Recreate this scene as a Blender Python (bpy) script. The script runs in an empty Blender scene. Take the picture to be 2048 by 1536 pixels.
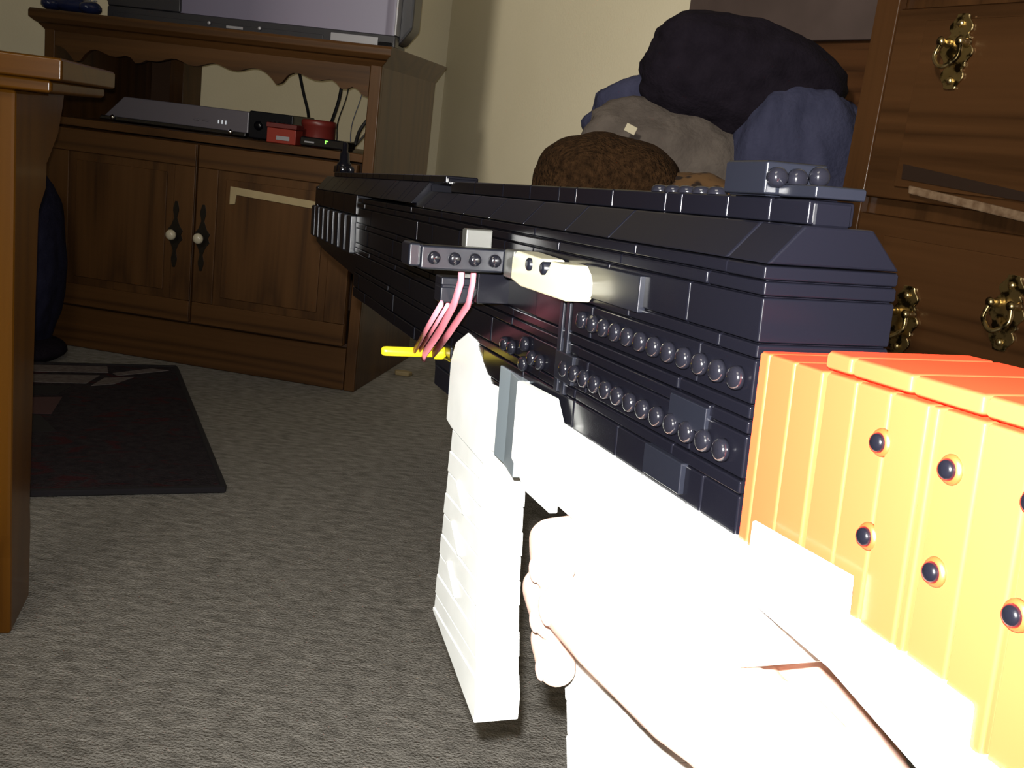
import bpy, bmesh, math, random
from mathutils import Vector, Matrix, noise
random.seed(7)
S = bpy.context.scene
COL = S.collection
def R(d): return math.radians(d)

# ------------------------------------------------------------------ camera
cd = bpy.data.cameras.new('camera'); cam = bpy.data.objects.new('camera', cd); COL.objects.link(cam)
PITCH, ROLL, CH = .2264, .1215, .6526
fwd = Vector((0, math.cos(PITCH), -math.sin(PITCH)))
up0 = Vector((0, math.sin(PITCH), math.cos(PITCH))); r0 = Vector((1, 0, 0))
cr = r0 * math.cos(ROLL) + up0 * math.sin(ROLL); cu = up0 * math.cos(ROLL) - r0 * math.sin(ROLL)
Mc = Matrix.Identity(4)
for i in range(3):
    Mc[i][0] = cr[i]; Mc[i][1] = cu[i]; Mc[i][2] = -fwd[i]
Mc[2][3] = CH
cam.matrix_world = Mc
cd.sensor_width = 36; cd.lens = 36 * 2085.2 / 2048; cd.clip_start = .01
S.camera = cam

# ------------------------------------------------------------------ light
S.view_settings.view_transform = 'Standard'; S.view_settings.look = 'None'
S.view_settings.gamma = 1; S.view_settings.exposure = 0
S.view_settings.use_curve_mapping = False
w = bpy.data.worlds.new('world'); S.world = w; w.use_nodes = True
w.node_tree.nodes['Background'].inputs[0].default_value = (.5, .5, .55, 1)
w.node_tree.nodes['Background'].inputs[1].default_value = .03
fl = bpy.data.lights.new('phone_flash', 'SPOT'); fl.energy = 62; fl.spot_size = R(104); fl.spot_blend = 1; fl.shadow_soft_size = .0035; fl.color = (1, .985, .95)
flo = bpy.data.objects.new('phone_flash', fl); COL.objects.link(flo)
flo.location = Vector((0, 0, CH)) + cu * .014 + cr * -.004 + fwd * .002
flo.rotation_euler = (fwd + cr * .12 - cu * .02).to_track_quat('-Z', 'Y').to_euler()
rl = bpy.data.lights.new('room_lamp', 'AREA'); rl.shape = 'DISK'; rl.size = 1.1; rl.energy = 17; rl.color = (1, .93, .8)
rlo = bpy.data.objects.new('room_lamp', rl); COL.objects.link(rlo); rlo.location = (-.7, -.9, 2.25); rlo.rotation_euler = (R(32), 0, R(-8))

sl = bpy.data.lights.new('wall_fill_spot', 'SPOT'); sl.energy = 300; sl.spot_size = R(54); sl.spot_blend = 1; sl.shadow_soft_size = .15; sl.color = (1, .93, .8)  # added spot without a fixture, there to brighten the right wall
slo = bpy.data.objects.new('wall_fill_spot', sl); COL.objects.link(slo); slo.location = (-1.0, -.9, 1.95)
slo.rotation_euler = (Vector((.55, 2.9, 1.3)) - slo.location).to_track_quat('-Z', 'Y').to_euler()

# ------------------------------------------------------------------ materials
def mat(name, col, rough=.5, spec=.5, metal=0, emit=None, es=0, coat=0):
    m = bpy.data.materials.new(name); m.use_nodes = True
    b = m.node_tree.nodes['Principled BSDF']
    b.inputs['Base Color'].default_value = (*col, 1); b.inputs['Roughness'].default_value = rough
    b.inputs['Specular IOR Level'].default_value = spec; b.inputs['Metallic'].default_value = metal
    b.inputs['Coat Weight'].default_value = coat; b.inputs['Coat Roughness'].default_value = .12
    if emit: b.inputs['Emission Color'].default_value = (*emit, 1); b.inputs['Emission Strength'].default_value = es
    return m
def noisy(name, c1, c2, scale=(1, 1, 1), ns=5, detail=4, rough=.5, bump=0, bs=None, spec=.5, coat=0, dist=0, lo=.3, hi=.7, coord='Object', bscale=None):
    m = mat(name, c1, rough, spec, coat=coat); t = m.node_tree; N = t.nodes; L = t.links; b = N['Principled BSDF']
    tc = N.new('ShaderNodeTexCoord'); mp = N.new('ShaderNodeMapping'); mp.inputs['Scale'].default_value = scale
    no = N.new('ShaderNodeTexNoise'); no.inputs['Scale'].default_value = ns; no.inputs['Detail'].default_value = detail; no.inputs['Distortion'].default_value = dist
    rp = N.new('ShaderNodeValToRGB'); rp.color_ramp.elements[0].position = lo; rp.color_ramp.elements[1].position = hi
    rp.color_ramp.elements[0].color = (*c1, 1); rp.color_ramp.elements[1].color = (*c2, 1)
    L.new(tc.outputs[coord], mp.inputs[0]); L.new(mp.outputs[0], no.inputs['Vector']); L.new(no.outputs['Fac'], rp.inputs[0]); L.new(rp.outputs[0], b.inputs['Base Color'])
    if bump:
        n2 = N.new('ShaderNodeTexNoise'); n2.inputs['Scale'].default_value = bs or ns; n2.inputs['Detail'].default_value = 3
        m2 = N.new('ShaderNodeMapping'); m2.inputs['Scale'].default_value = bscale or (1, 1, 1); L.new(tc.outputs[coord], m2.inputs[0]); L.new(m2.outputs[0], n2.inputs['Vector'])
        bp = N.new('ShaderNodeBump'); bp.inputs['Strength'].default_value = bump; bp.inputs['Distance'].default_value = .01
        L.new(n2.outputs['Fac'], bp.inputs['Height']); L.new(bp.outputs[0], b.inputs['Normal'])
    return m
def wood(name, c1, c2, c3, grain='Z', rough=.42, coat=.12, sc=1.0, spec=.3):
    m = mat(name, c1, rough, spec, coat=coat); t = m.node_tree; N = t.nodes; L = t.links; b = N['Principled BSDF']
    tc = N.new('ShaderNodeTexCoord'); mp = N.new('ShaderNodeMapping')
    k = {'Z': (1, 1, .09), 'X': (.09, 1, 1), 'Y': (1, .09, 1)}[grain]
    mp.inputs['Scale'].default_value = tuple(sc * v for v in k)
    n1 = N.new('ShaderNodeTexNoise'); n1.inputs['Scale'].default_value = 3; n1.inputs['Detail'].default_value = 2; n1.inputs['Distortion'].default_value = .4
    wv = N.new('ShaderNodeMath'); wv.operation = 'MULTIPLY'; wv.inputs[1].default_value = 14
    fr = N.new('ShaderNodeMath'); fr.operation = 'PINGPONG'; fr.inputs[1].default_value = .5
    n2 = N.new('ShaderNodeTexNoise'); n2.inputs['Scale'].default_value = 120; n2.inputs['Detail'].default_value = 3
    mp2 = N.new('ShaderNodeMapping'); mp2.inputs['Scale'].default_value = tuple(sc * v for v in {'Z': (1, 1, .03), 'X': (.03, 1, 1), 'Y': (1, .03, 1)}[grain])
    rp = N.new('ShaderNodeValToRGB'); e = rp.color_ramp.elements; e[0].position = .0; e[0].color = (*c1, 1); e[1].position = 1; e[1].color = (*c3, 1)
    x = e.new(.45); x.color = (*c2, 1)
    mx = N.new('ShaderNodeMath'); mx.operation = 'ADD'; m2 = N.new('ShaderNodeMath'); m2.operation = 'MULTIPLY'; m2.inputs[1].default_value = .7
    ad = N.new('ShaderNodeMath'); ad.operation = 'SUBTRACT'; ad.inputs[1].default_value = .2
    L.new(tc.outputs['Object'], mp.inputs[0]); L.new(mp.outputs[0], n1.inputs['Vector']); L.new(n1.outputs['Fac'], wv.inputs[0]); L.new(wv.outputs[0], fr.inputs[0])
    L.new(tc.outputs['Object'], mp2.inputs[0]); L.new(mp2.outputs[0], n2.inputs['Vector']); L.new(n2.outputs['Fac'], m2.inputs[0])
    L.new(fr.outputs[0], mx.inputs[0]); L.new(m2.outputs[0], mx.inputs[1]); L.new(mx.outputs[0], ad.inputs[0]); L.new(ad.outputs[0], rp.inputs[0]); L.new(rp.outputs[0], b.inputs['Base Color'])
    return m

M = {}
M['wall'] = noisy('wall_paint', (.74, .67, .49), (.78, .71, .53), ns=3, rough=.75, bump=.08, bs=160, spec=.25)
M['ceiling'] = mat('ceiling_paint', (.7, .68, .62), .9)
M['carpet'] = noisy('carpet', (.20, .188, .168), (.37, .348, .315), scale=(.6, 1.5, 1), ns=60, detail=7, rough=.95, bump=.7, bs=300, spec=.05, lo=.32, hi=.68)
M['oak'] = wood('cabinet_oak', (.034, .0145, .005), (.072, .0315, .0095), (.098, .044, .014), 'Z')
M['oakx'] = wood('cabinet_oak_across', (.034, .0145, .005), (.072, .0315, .0095), (.098, .044, .014), 'X')
M['oakin'] = mat('cabinet_inside', (.06, .026, .01), .6)
M['strip'] = noisy('bare_pale_wood', (.30, .235, .125), (.36, .28, .15), ns=20, rough=.7)
M['cherry'] = wood('chest_wood', (.028, .0115, .004), (.056, .0235, .008), (.076, .032, .011), 'Z', rough=.32)
M['cherryx'] = wood('chest_wood_across', (.028, .0115, .004), (.058, .0245, .0085), (.080, .034, .012), 'X', rough=.32, sc=.8)
M['honey'] = wood('table_wood', (.075, .0265, .0018), (.118, .044, .003), (.15, .058, .0042), 'Z', rough=.3)
M['honeyx'] = wood('table_wood_across', (.075, .0265, .0018), (.118, .044, .003), (.15, .058, .0042), 'X', rough=.3)
M['darkwood'] = wood('shelf_wood', (.03, .012, .005), (.07, .028, .01), (.09, .036, .013), 'X', rough=.4)
M['brass'] = noisy('aged_brass', (.06, .045, .02), (.62, .48, .24), ns=60, rough=.28, lo=.42, hi=.5); M['brass'].node_tree.nodes['Principled BSDF'].inputs['Metallic'].default_value = 1
M['dbrass'] = mat('dark_antique_metal', (.02, .016, .012), .35, .6, .5)
M['porcelain'] = mat('cream_porcelain', (.5, .45, .33), .25)
M['black'] = mat('black_plastic', (.0024, .0024, .0040), .22, .22)
M['stud'] = mat('glossy_black_plastic', (.004, .004, .006), .13, .7)
M['dgrey'] = mat('dark_grey_plastic', (.0045, .005, .0078), .28, .32)
M['grey'] = mat('light_grey_plastic', (.05, .05, .045), .35)
M['white'] = noisy('white_plastic', (.62, .63, .60), (.72, .73, .70), ns=40, rough=.3)
M['cream'] = mat('cream_plastic', (.42, .39, .27), .25)
M['orange'] = mat('orange_plastic', (.80, .050, .017), .24)
M['yellow'] = mat('yellow_plastic', (.62, .48, .01), .3)
M['band'] = mat('pink_rubber', (.55, .16, .2), .55)
M['skin'] = noisy('skin', (.72, .45, .36), (.78, .52, .42), ns=60, rough=.5)
M['navy'] = noisy('navy_cloth', (.012, .012, .028), (.018, .018, .04), ns=40, rough=.9, bump=.2, bs=200, spec=.1)
M['ink'] = noisy('black_cloth', (.008, .006, .010), (.013, .010, .016), ns=30, rough=.95, bump=.3, bs=150, spec=.08)
M['denim'] = noisy('denim', (.028, .030, .058), (.046, .048, .088), scale=(1, 1, .4), ns=30, rough=.9, bump=.3, bs=120, spec=.1)
M['taupe'] = noisy('grey_brown_fleece', (.075, .062, .055), (.11, .092, .08), ns=25, rough=.95, bump=.4, bs=90, spec=.1)
M['plush'] = noisy('brown_plush', (.018, .009, .004), (.06, .03, .013), ns=90, rough=.95, bump=1, bs=180, spec=.1)
M['chair'] = noisy('brown_upholstery', (.035, .019, .010), (.055, .03, .016), ns=40, rough=.95, bump=.4, bs=150, spec=.1)
M['bezel'] = mat('dark_bezel', (.03, .03, .036), .3)
M['silver'] = mat('silver_trim', (.33, .33, .36), .35, .5, .3)
M['vcr'] = mat('grey_player', (.11, .1, .12), .35)
M['gloss'] = mat('gloss_black', (.008, .008, .01), .08, .7, coat=.5)
M['redp'] = mat('red_cardboard', (.22, .022, .012), .4)
M['green'] = mat('green_led', (.0, .1, .0), .5, emit=(.25, 1, .1), es=2)
M['led'] = mat('white_digits', (.3, .3, .3), .5, emit=(.8, .85, .9), es=.5)
M['cable'] = mat('black_cable', (.012, .012, .013), .4)

# ------------------------------------------------------------------ helpers
def link(name, me, m=None, parent=None, loc=(0, 0, 0), rot=None):
    o = bpy.data.objects.new(name, me); COL.objects.link(o); o.location = loc
    if rot: o.rotation_euler = rot
    if parent: o.parent = parent
    if m and me and len(me.materials) == 0: me.materials.append(m)
    return o
def tag(o, label=None, cat=None, group=None, kind=None):
    if label: o['label'] = label
    if cat: o['category'] = cat
    if group: o['group'] = group
    if kind: o['kind'] = kind
    return o
def empty(name, label, cat, loc=(0, 0, 0), rz=0, group=None):
    o = bpy.data.objects.new(name, None); COL.objects.link(o); o.location = loc; o.rotation_euler = (0, 0, rz)
    return tag(o, label, cat, group)
def smooth(me):
    for p in me.polygons: p.use_smooth = True
    return me
_cache = {}
def cbox(dx, dy, dz, b, m):
    """box with rounded-looking chamfered edges; each large face keeps its flat normal"""
    key = (round(dx, 4), round(dy, 4), round(dz, 4), b, m.name)
    if key in _cache: return _cache[key]
    h = (dx / 2, dy / 2, dz / 2); vs = []; ns = []; idx = {}
    for sx in (-1, 1):
        for sy in (-1, 1):
            for sz in (-1, 1):
                s = (sx, sy, sz)
                for ax in range(3):
                    v = [s[i] * (h[i] - b) for i in range(3)]; v[ax] = s[ax] * h[ax]
                    idx[(s, ax)] = len(vs); vs.append(v); n = [0, 0, 0]; n[ax] = s[ax]; ns.append(n)
    fs = []
    for ax in range(3):
        o1, o2 = [a for a in range(3) if a != ax]
        for sg in (-1, 1):
            q = []
            for a, c in ((-1, -1), (1, -1), (1, 1), (-1, 1)):
                s = [0, 0, 0]; s[ax] = sg; s[o1] = a; s[o2] = c; q.append(idx[(tuple(s), ax)])
            fs.append(q)
        for a in (-1, 1):
            for c in (-1, 1):
                s0 = [0, 0, 0]; s1 = [0, 0, 0]; s0[ax] = -1; s1[ax] = 1
                for s in (s0, s1): s[o1] = a; s[o2] = c
                fs.append([idx[(tuple(s0), o1)], idx[(tuple(s1), o1)], idx[(tuple(s1), o2)], idx[(tuple(s0), o2)]])
    for sx in (-1, 1):
        for sy in (-1, 1):
            for sz in (-1, 1): fs.append([idx[((sx, sy, sz), a)] for a in range(3)])
    me = bpy.data.meshes.new('brick'); me.from_pydata(vs, [], fs)
    bm = bmesh.new(); bm.from_mesh(me); bmesh.ops.recalc_face_normals(bm, faces=bm.faces); bm.to_mesh(me); bm.free()
    smooth(me); me.normals_split_custom_set_from_vertices([Vector(n) for n in ns]); me.materials.append(m)
    _cache[key] = me; return me
def box(name, x0, x1, y0, y1, z0, z1, m, parent, b=.002, rot=None):
    x0, x1 = min(x0, x1), max(x0, x1); y0, y1 = min(y0, y1), max(y0, y1); z0, z1 = min(z0, z1), max(z0, z1)
    b = min(b, (x1 - x0) * .3, (y1 - y0) * .3, (z1 - z0) * .3)
    return link(name, cbox(x1 - x0, y1 - y0, z1 - z0, round(b, 5), m), None, parent, ((x0 + x1) / 2, (y0 + y1) / 2, (z0 + z1) / 2), rot)
def prism(name, pts, axis, a0, a1, m, parent, bevel=0, loc=(0, 0, 0), seg=2):
    """extrude a 2-D polygon along axis; pts are the other two coordinates in order"""
    bm = bmesh.new(); o = [i for i in range(3) if i != axis]; lo = []; hi = []
    for p in pts:
        for a, l in ((a0, lo), (a1, hi)):
            v = [0, 0, 0]; v[axis] = a; v[o[0]] = p[0]; v[o[1]] = p[1]; l.append(bm.verts.new(v))
    n = len(pts)
    bm.faces.new(lo); bm.faces.new(hi[::-1])
    for i in range(n): bm.faces.new((lo[i], hi[i], hi[(i + 1) % n], lo[(i + 1) % n]))
    bmesh.ops.recalc_face_normals(bm, faces=bm.faces)
    if bevel:
        r = bmesh.ops.bevel(bm, geom=[e for e in bm.edges if e.calc_face_angle(0) > .5], offset=bevel, segments=seg, profile=.5, affect='EDGES')
    me = bpy.data.meshes.new(name); bm.to_mesh(me); bm.free()
    return link(name, me, m, parent, loc)
def lathe(name, prof, m, parent, axis=(0, 0, 1), loc=(0, 0, 0), n=20):
    """profile (radius, height) spun about axis"""
    q = Vector((0, 0, 1)).rotation_difference(Vector(axis)); vs = []; fs = []
    for r_, h_ in prof:
        for i in range(n):
            a = 2 * math.pi * i / n; vs.append(q @ Vector((r_ * math.cos(a), r_ * math.sin(a), h_)))
    for j in range(len(prof) - 1):
        for i in range(n): fs.append((j * n + i, j * n + (i + 1) % n, (j + 1) * n + (i + 1) % n, (j + 1) * n + i))
    fs.append(tuple(range(n))[::-1]); fs.append(tuple((len(prof) - 1) * n + i for i in range(n)))
    me = bpy.data.meshes.new(name); me.from_pydata(vs, [], fs); smooth(me)
    return link(name, me, m, parent, loc)
def tube_me(name, pts, rad, n=10, flat=None):
    pts = [Vector(p) for p in pts]; vs = []; fs = []
    rads = rad if isinstance(rad, (list, tuple)) else [rad] * len(pts); prev = None
    for i, p in enumerate(pts):
        t = (pts[min(i + 1, len(pts) - 1)] - pts[max(i - 1, 0)]).normalized()
        a = prev if prev else (Vector((0, 0, 1)) if abs(t.z) < .9 else Vector((1, 0, 0)))
        s = (a - t * a.dot(t)).normalized(); prev = s; b = t.cross(s)
        for k in range(n):
            an = 2 * math.pi * k / n; f2 = flat if flat else 1
            vs.append(p + (s * math.cos(an) + b * math.sin(an) * f2) * rads[i])
    for i in range(len(pts) - 1):
        for k in range(n): fs.append((i * n + k, i * n + (k + 1) % n, (i + 1) * n + (k + 1) % n, (i + 1) * n + k))
    fs.append(tuple(range(n))[::-1]); fs.append(tuple((len(pts) - 1) * n + k for k in range(n)))
    me = bpy.data.meshes.new(name); me.from_pydata(vs, [], fs); return smooth(me)
def curve_pts(P, n=8):
    P = [Vector(p) for p in P]; out = []
    for i in range(len(P) - 1):
        a, b, c, d = P[max(i - 1, 0)], P[i], P[i + 1], P[min(i + 2, len(P) - 1)]
        for k in range(n):
            t = k / n; out.append(.5 * ((2 * b) + (c - a) * t + (2 * a - 5 * b + 4 * c - d) * t * t + (3 * b - a - 3 * c + d) * t ** 3))
    out.append(P[-1]); return out
def blob(name, loc, rad, m, label, cat, seed=0, amp=.12, freq=2.2, fold=.0, foldf=9, floor=None, power=2.0, rz=0, sub=5, group=None, ridge=(1, 0, 0), parent=None):
    bm = bmesh.new(); bmesh.ops.create_icosphere(bm, subdivisions=sub, radius=1)
    sd = Vector((seed * 3.1, seed * 1.7, seed * 5.3))
    for v in bm.verts:
        d = v.co.normalized(); k = (abs(d.x) ** power + abs(d.y) ** power + abs(d.z) ** power) ** (-1 / power)
        s = k * (1 + amp * noise.noise(d * freq + sd) + amp * .4 * noise.noise(d * freq * 2.7 + sd))
        if fold:
            q = d.dot(Vector(ridge)) * foldf + 2.2 * noise.noise(d * 1.6 + sd * 2); s += fold * (1 - abs(math.sin(q))) * (.4 + .6 * abs(noise.noise(d * 2.1 - sd)) * 2)
        v.co = Vector((d.x * rad[0], d.y * rad[1], d.z * rad[2])) * s
        if floor is not None and v.co.z < floor - loc[2]: v.co.z = floor - loc[2]
    me = bpy.data.meshes.new(name); bm.to_mesh(me); bm.free(); smooth(me)
    o = link(name, me, m, parent, loc, (0, 0, rz))
    return tag(o, label, cat, group) if label else o

# ------------------------------------------------------------------ the room
K = Vector((-.365, 3.80)); A = Vector((-.839, -.545)); B = Vector((.545, -.839))
LA, LB = 4.6, 5.0
def wall(name, p, q, out):
    t = .1; o = out * t
    pts = [p, q, q + o, p + o]
    w_ = prism(name, [(v.x, v.y) for v in pts], 2, 0, 2.4, M['wall'], None); tag(w_, kind='structure'); return w_
c1 = K; c2 = K + A * LA; c3 = c2 + B * LB; c4 = K + B * LB
wall('wall_back', c2 - B * 0, c1, -B); wall('wall_right', c1, c4, -A); wall('wall_left', c3, c2, A); wall('wall_front', c4, c3, B)
fp = [c1 - A * .1 - B * .1, c2 + A * .1 - B * .1, c3 + A * .1 + B * .1, c4 - A * .1 + B * .1]
tag(prism('floor', [(v.x, v.y) for v in fp], 2, -.1, 0, M['carpet'], None), kind='structure')
tag(prism('ceiling', [(v.x, v.y) for v in fp], 2, 2.4, 2.5, M['ceiling'], None), kind='structure')
def base(name, p, q, inn):
    o = inn * .014; tag(prism(name, [(v.x, v.y) for v in (p, q, q + o, p + o)], 2, 0, .08, M['ceiling'], None), kind='structure')
base('baseboard_back', c2, c1, B); base('baseboard_right', c1, c4, A)

# ------------------------------------------------------------------ TV cabinet (origin: front right bottom corner; x right, y back)
CO = (-.3882, 2.5426, 0); CY = -.1607; CW = .868; CD = .47
cab = empty('tv_cabinet', 'medium oak television cabinet with two doors below an open shelf', 'cabinet', CO, CY)
Hc = .79
box('side_panel', -.018, 0, 0, CD, 0, Hc, M['oak'], cab, .0015)
box('side_panel', -CW, -CW + .018, 0, CD, 0, Hc, M['oak'], cab, .0015)
box('face_stile', -.028, 0.001, -.018, 0, .0, Hc, M['oak'], cab, .003)
box('face_stile', -CW - .001, -CW + .028, -.018, 0, .0, Hc, M['oak'], cab, .003)
box('shelf', -CW + .018, -.018, -.012, CD - .005, .562, .582, M['oakx'], cab, .002)
box('bottom_panel', -CW + .018, -.018, 0, CD - .005, .1, .116, M['oakin'], cab, .001)
box('back_panel', -CW + .018, -.018, CD - .008, CD, .1, .562, M['oakin'], cab, .001)
box('skirt_board', -CW + .028, -.028, -.018, 0, 0, .108, M['oakx'], cab, .003)
# upper left back closes the bay behind the player
box('back_panel', -CW + .018, -.735, CD - .008, CD, .582, .79, M['oakin'], cab, .001)
box('divider', -.735, -.695, .36, CD - .002, .582, .79, M['oak'], cab, .001)
# top slab with moulded edge
prof = [(-.038, .832), (-.044, .826), (-.044, .812), (-.034, .802), (-.026, .800), (-.02, .790), (-.016, .784), (CD, .784), (CD + .005, .832)]
top = prism('top_board', prof, 0, -CW - .028, .028, M['oakx'], cab, .0015)
bm = bmesh.new(); bm.from_mesh(top.data)
for v in bm.verts:                      # carry the stepped moulding round the two ends
    k = (.832 - v.co.z)
    if v.co.y < CD + .02:
        ins = 0 if k < .022 else min(.028, (k - .018) * 1.0)
        if v.co.x > 0: v.co.x -= ins
        elif v.co.x < -CW: v.co.x += ins
bm.to_mesh(top.data); bm.free()
# scalloped valance
vp = [(-CW + .028, .786), (-.028, .786)]; n = 60
low = []
for i in range(n + 1):
    x = -.028 - (CW - .056) * i / n; d = min(abs(x + .253), 9)
    z = .745 + .006 * math.cos(x * 60)
    z -= .022 * math.exp(-((x + .253) / .017) ** 2) + .024 * math.exp(-((x + .092) / .02) ** 2) + .03 * math.exp(-((x + .03) / .022) ** 2)
    z -= .022 * math.exp(-((x + .62) / .017) ** 2) + .024 * math.exp(-((x + .78) / .02) ** 2)
    low.append((x, z))
prism('valance', vp + low, 1, -.016, -.002, M['oakx'], cab)
def door(x0, x1, hinge, knob_x):
    z0, z1 = .116, .558; g = .055
    d = box('door', x0, x1, -.036, -.0185, z0, z1, M['oak'], cab, .003)
    cx, cy, cz = d.location
    def sub(name, a, b_, c, d_, e, f, m, bv=.002): return box(name, a - cx, b_ - cx, c - cy, d_ - cy, e - cz, f - cz, m, d, bv)
    sub('rail', x0 + .001, x1 - .001, -.042, -.036, z1 - g, z1 - .001, M['oakx'], .002)
    sub('rail', x0 + .001, x1 - .001, -.042, -.036, z0 + .001, z0 + g, M['oakx'], .002)
    sub('stile', x0 + .001, x0 + g, -.042, -.036, z0 + g, z1 - g, M['oak'], .002)
    sub('stile', x1 - g, x1 - .001, -.042, -.036, z0 + g, z1 - g, M['oak'], .002)
    sub('raised_panel', x0 + g + .02, x1 - g - .02, -.0405, -.036, z0 + g + .02, z1 - g - .02, M['oak'], .004)
    kz = .333
    # antique back plate: scalloped outline and round boss with porcelain knob
    pts = []
    for i in range(48):
        t = i / 48 * 2 * math.pi; zz = math.sin(t) * .082; wv = .0035 + .0085 * math.sin(zz * 75) ** 2 * (1.1 - abs(zz) / .1) + (.012 if abs(zz) < .016 else 0)
        pts.append((wv * (1 if math.cos(t) > 0 else -1) * min(1, abs(math.cos(t)) * 6) + knob_x - cx, zz + kz - cz))
    prism('handle_plate', pts, 1, -.0445 - cy, -.042 - cy, M['dbrass'], d)
    k = lathe('knob', [(.001, 0), (.0055, .001), (.005, .01), (.011, .014), (.0135, .02), (.011, .026), (.004, .029)], M['porcelain'], d, (0, -1, 0), (knob_x - cx, -.0445 - cy, kz - cz))
    return d, (cx, cy, cz)
door(-.864 + .03, -.4395, -1, -.485)
d2, dc = door(-.4345, -.031, 1, -.413)
pale = prism('pale_strip', [(-.346, .468), (-.346, .424), (-.332, .426), (-.329, .449), (-.12, .4405), (-.085, .438), (-.085, .457)], 1, -.0445, -.0405, M['strip'], d2, .0008, (-dc[0], -dc[1], -dc[2]))
pale['label'] = 'pale bare strip on the door panel'

# on the shelf
def incab(name, label, cat, x, y, z): 
    o = empty(name, label, cat); o.parent = None
    m_ = Matrix.Translation(CO) @ Matrix.Rotation(CY, 4, 'Z'); o.location = m_ @ Vector((x, y, z)); o.rotation_euler = (0, 0, CY); return o
vc = incab('video_player', 'long silver grey disc player on the cabinet shelf', 'disc player', -.575, .1, .582)
prism('player_case', [(-.20, .012), (.2, .012), (.2, .066), (-.145, .066)], 1, .0, .24, M['vcr'], vc, .003)
prism('lower_lip', [(-.205, .004), (.2, .004), (.2, .014), (-.2, .014)], 1, -.014, .22, M['gloss'], vc, .002)
for x in (-.165, .16): lathe('lip_glint', [(.001, 0), (.007, .001), (.006, .004), (.001, .006)], mat('glint_chrome', (.8, .8, .85), .08, metal=1), vc, (0, -1, .2), (x, -.015, .011), 14)  # chrome bosses added for the glints at both ends of the lip
for x in (-.175, .17):
    for y in (.03, .2): box('foot', x - .01, x + .01, y - .01, y + .01, 0, .006, M['black'], vc, .001)
for i in range(3): box('display_digit', .118 + i * .010, .1205 + i * .010, -.002, .001, .028, .0375, M['led'], vc, .0004)
for i in range(2): box('button', .05 + i * .025, .066 + i * .025, -.003, .001, .030, .034, M['vcr'], vc, .0008)
bb = incab('black_box', 'small black electronic box beside the disc player', 'box', -.315, .09, .582)
box('case', -.055, .062, 0, .15, .003, .07, M['dgrey'], bb, .003)
for x in (-.04, .045):
    for y in (.02, .13): box('foot', x - .007, x + .007, y - .007, y + .007, 0, .004, M['black'], bb, .001)
lathe('dial', [(.012, 0), (.011, .004), (.001, .005)], M['black'], bb, (0, -1, 0), (-.028, 0, .035))
for i in range(4): box('vent_slot', -.0 + i * .012, .007 + i * .012, -.001, .001, .02, .05, M['black'], bb, .0004)
rb = incab('red_box', 'small red box at the front of the cabinet shelf', 'box', -.252, .02, .582)
box('carton', -.038, .038, 0, .045, 0, .036, M['redp'], rb, .002); box('lid', -.04, .04, -.002, .047, .036, .048, mat('deep_red', (.10, .01, .008), .5), rb, .002)
box('label_panel', -.012, .022, -.0015, .0005, .008, .018, M['silver'], rb, .0003)
rt_ = tag(lathe('red_tin', [(.001, 0), (.042, 0), (.043, .004), (.042, .05), (.044, .052), (.044, .062), (.040, .066), (.001, .067)], mat('dull_red_tin', (.13, .016, .012), .4), None, (0, 0, 1), (0, 0, 0), 28), 'round dull red tin behind the red box', 'tin')
rt_.location = (Matrix.Translation(CO) @ Matrix.Rotation(CY, 4, 'Z')) @ Vector((-.195, .12, .582))
ro = incab('router', 'small black modem with a green light on the cabinet shelf', 'modem', -.15, .03, .582)
box('case', -.058, .058, 0, .08, .002, .024, M['gloss'], ro, .004)
box('green_light', .008, .0105, -.001, .001, .012, .020, M['green'], ro, .0003); box('green_light', .0105, .016, -.001, .001, .0175, .020, M['green'], ro, .0003)
box('label_panel', -.045, -.02, -.0012, .0005, .010, .014, M['silver'], ro, .0003)
for x in (-.05, .05): box('foot', x - .005, x + .005, .01, .07, 0, .003, M['black'], ro, .0005)
mc = Matrix.Translation(CO) @ Matrix.Rotation(CY, 4, 'Z')
def cable(name, pts, r_, label, m=M['cable'], cat='cable', group=None):
    o = link(name, tube_me(name, [mc @ Vector(p) for p in curve_pts(pts)], r_, 8), m); return tag(o, label, cat, group)
cable('power_cable', [(-.10, .11, .595), (-.10, .13, .60), (-.085, .12, .64), (-.05, .12, .685), (-.03, .14, .69), (-.021, .2, .66), (-.03, .3, .60), (-.06, .4, .5886)], .0045, 'thick black cable looping up beside the modem')
cable('power_cable', [(-.105, .115, .59), (-.12, .2, .6), (-.09, .26, .66), (-.05, .28, .675), (-.025, .3, .64), (-.03, .36, .5886)], .003, 'thin black cable looping behind the thick one', mat('grey_cable', (.05, .045, .04), .5))
cable('hanging_cable', [(-.385, .42, .79), (-.36, .41, .72), (-.335, .40, .655), (-.32, .36, .60), (-.32, .3, .586)], .0045, 'black cable hanging behind the black box')
cable('hanging_cable', [(-.252, .42, .79), (-.252, .41, .72), (-.262, .39, .65), (-.27, .36, .60), (-.26, .3, .586)], .005, 'thick black cable hanging behind the red tin')
cable('hanging_cable', [(-.232, .43, .79), (-.236, .42, .72), (-.248, .40, .65), (-.24, .38, .60), (-.23, .34, .584)], .0018, 'thin dark cable hanging beside the thick one')
cable('hanging_cable', [(-.185, .43, .79), (-.195, .42, .72), (-.21, .41, .65), (-.2, .38, .60), (-.18, .36, .583)], .0012, 'thinnest bluish cable hanging in the open bay', mat('blue_cable', (.12, .14, .22), .5))

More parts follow.
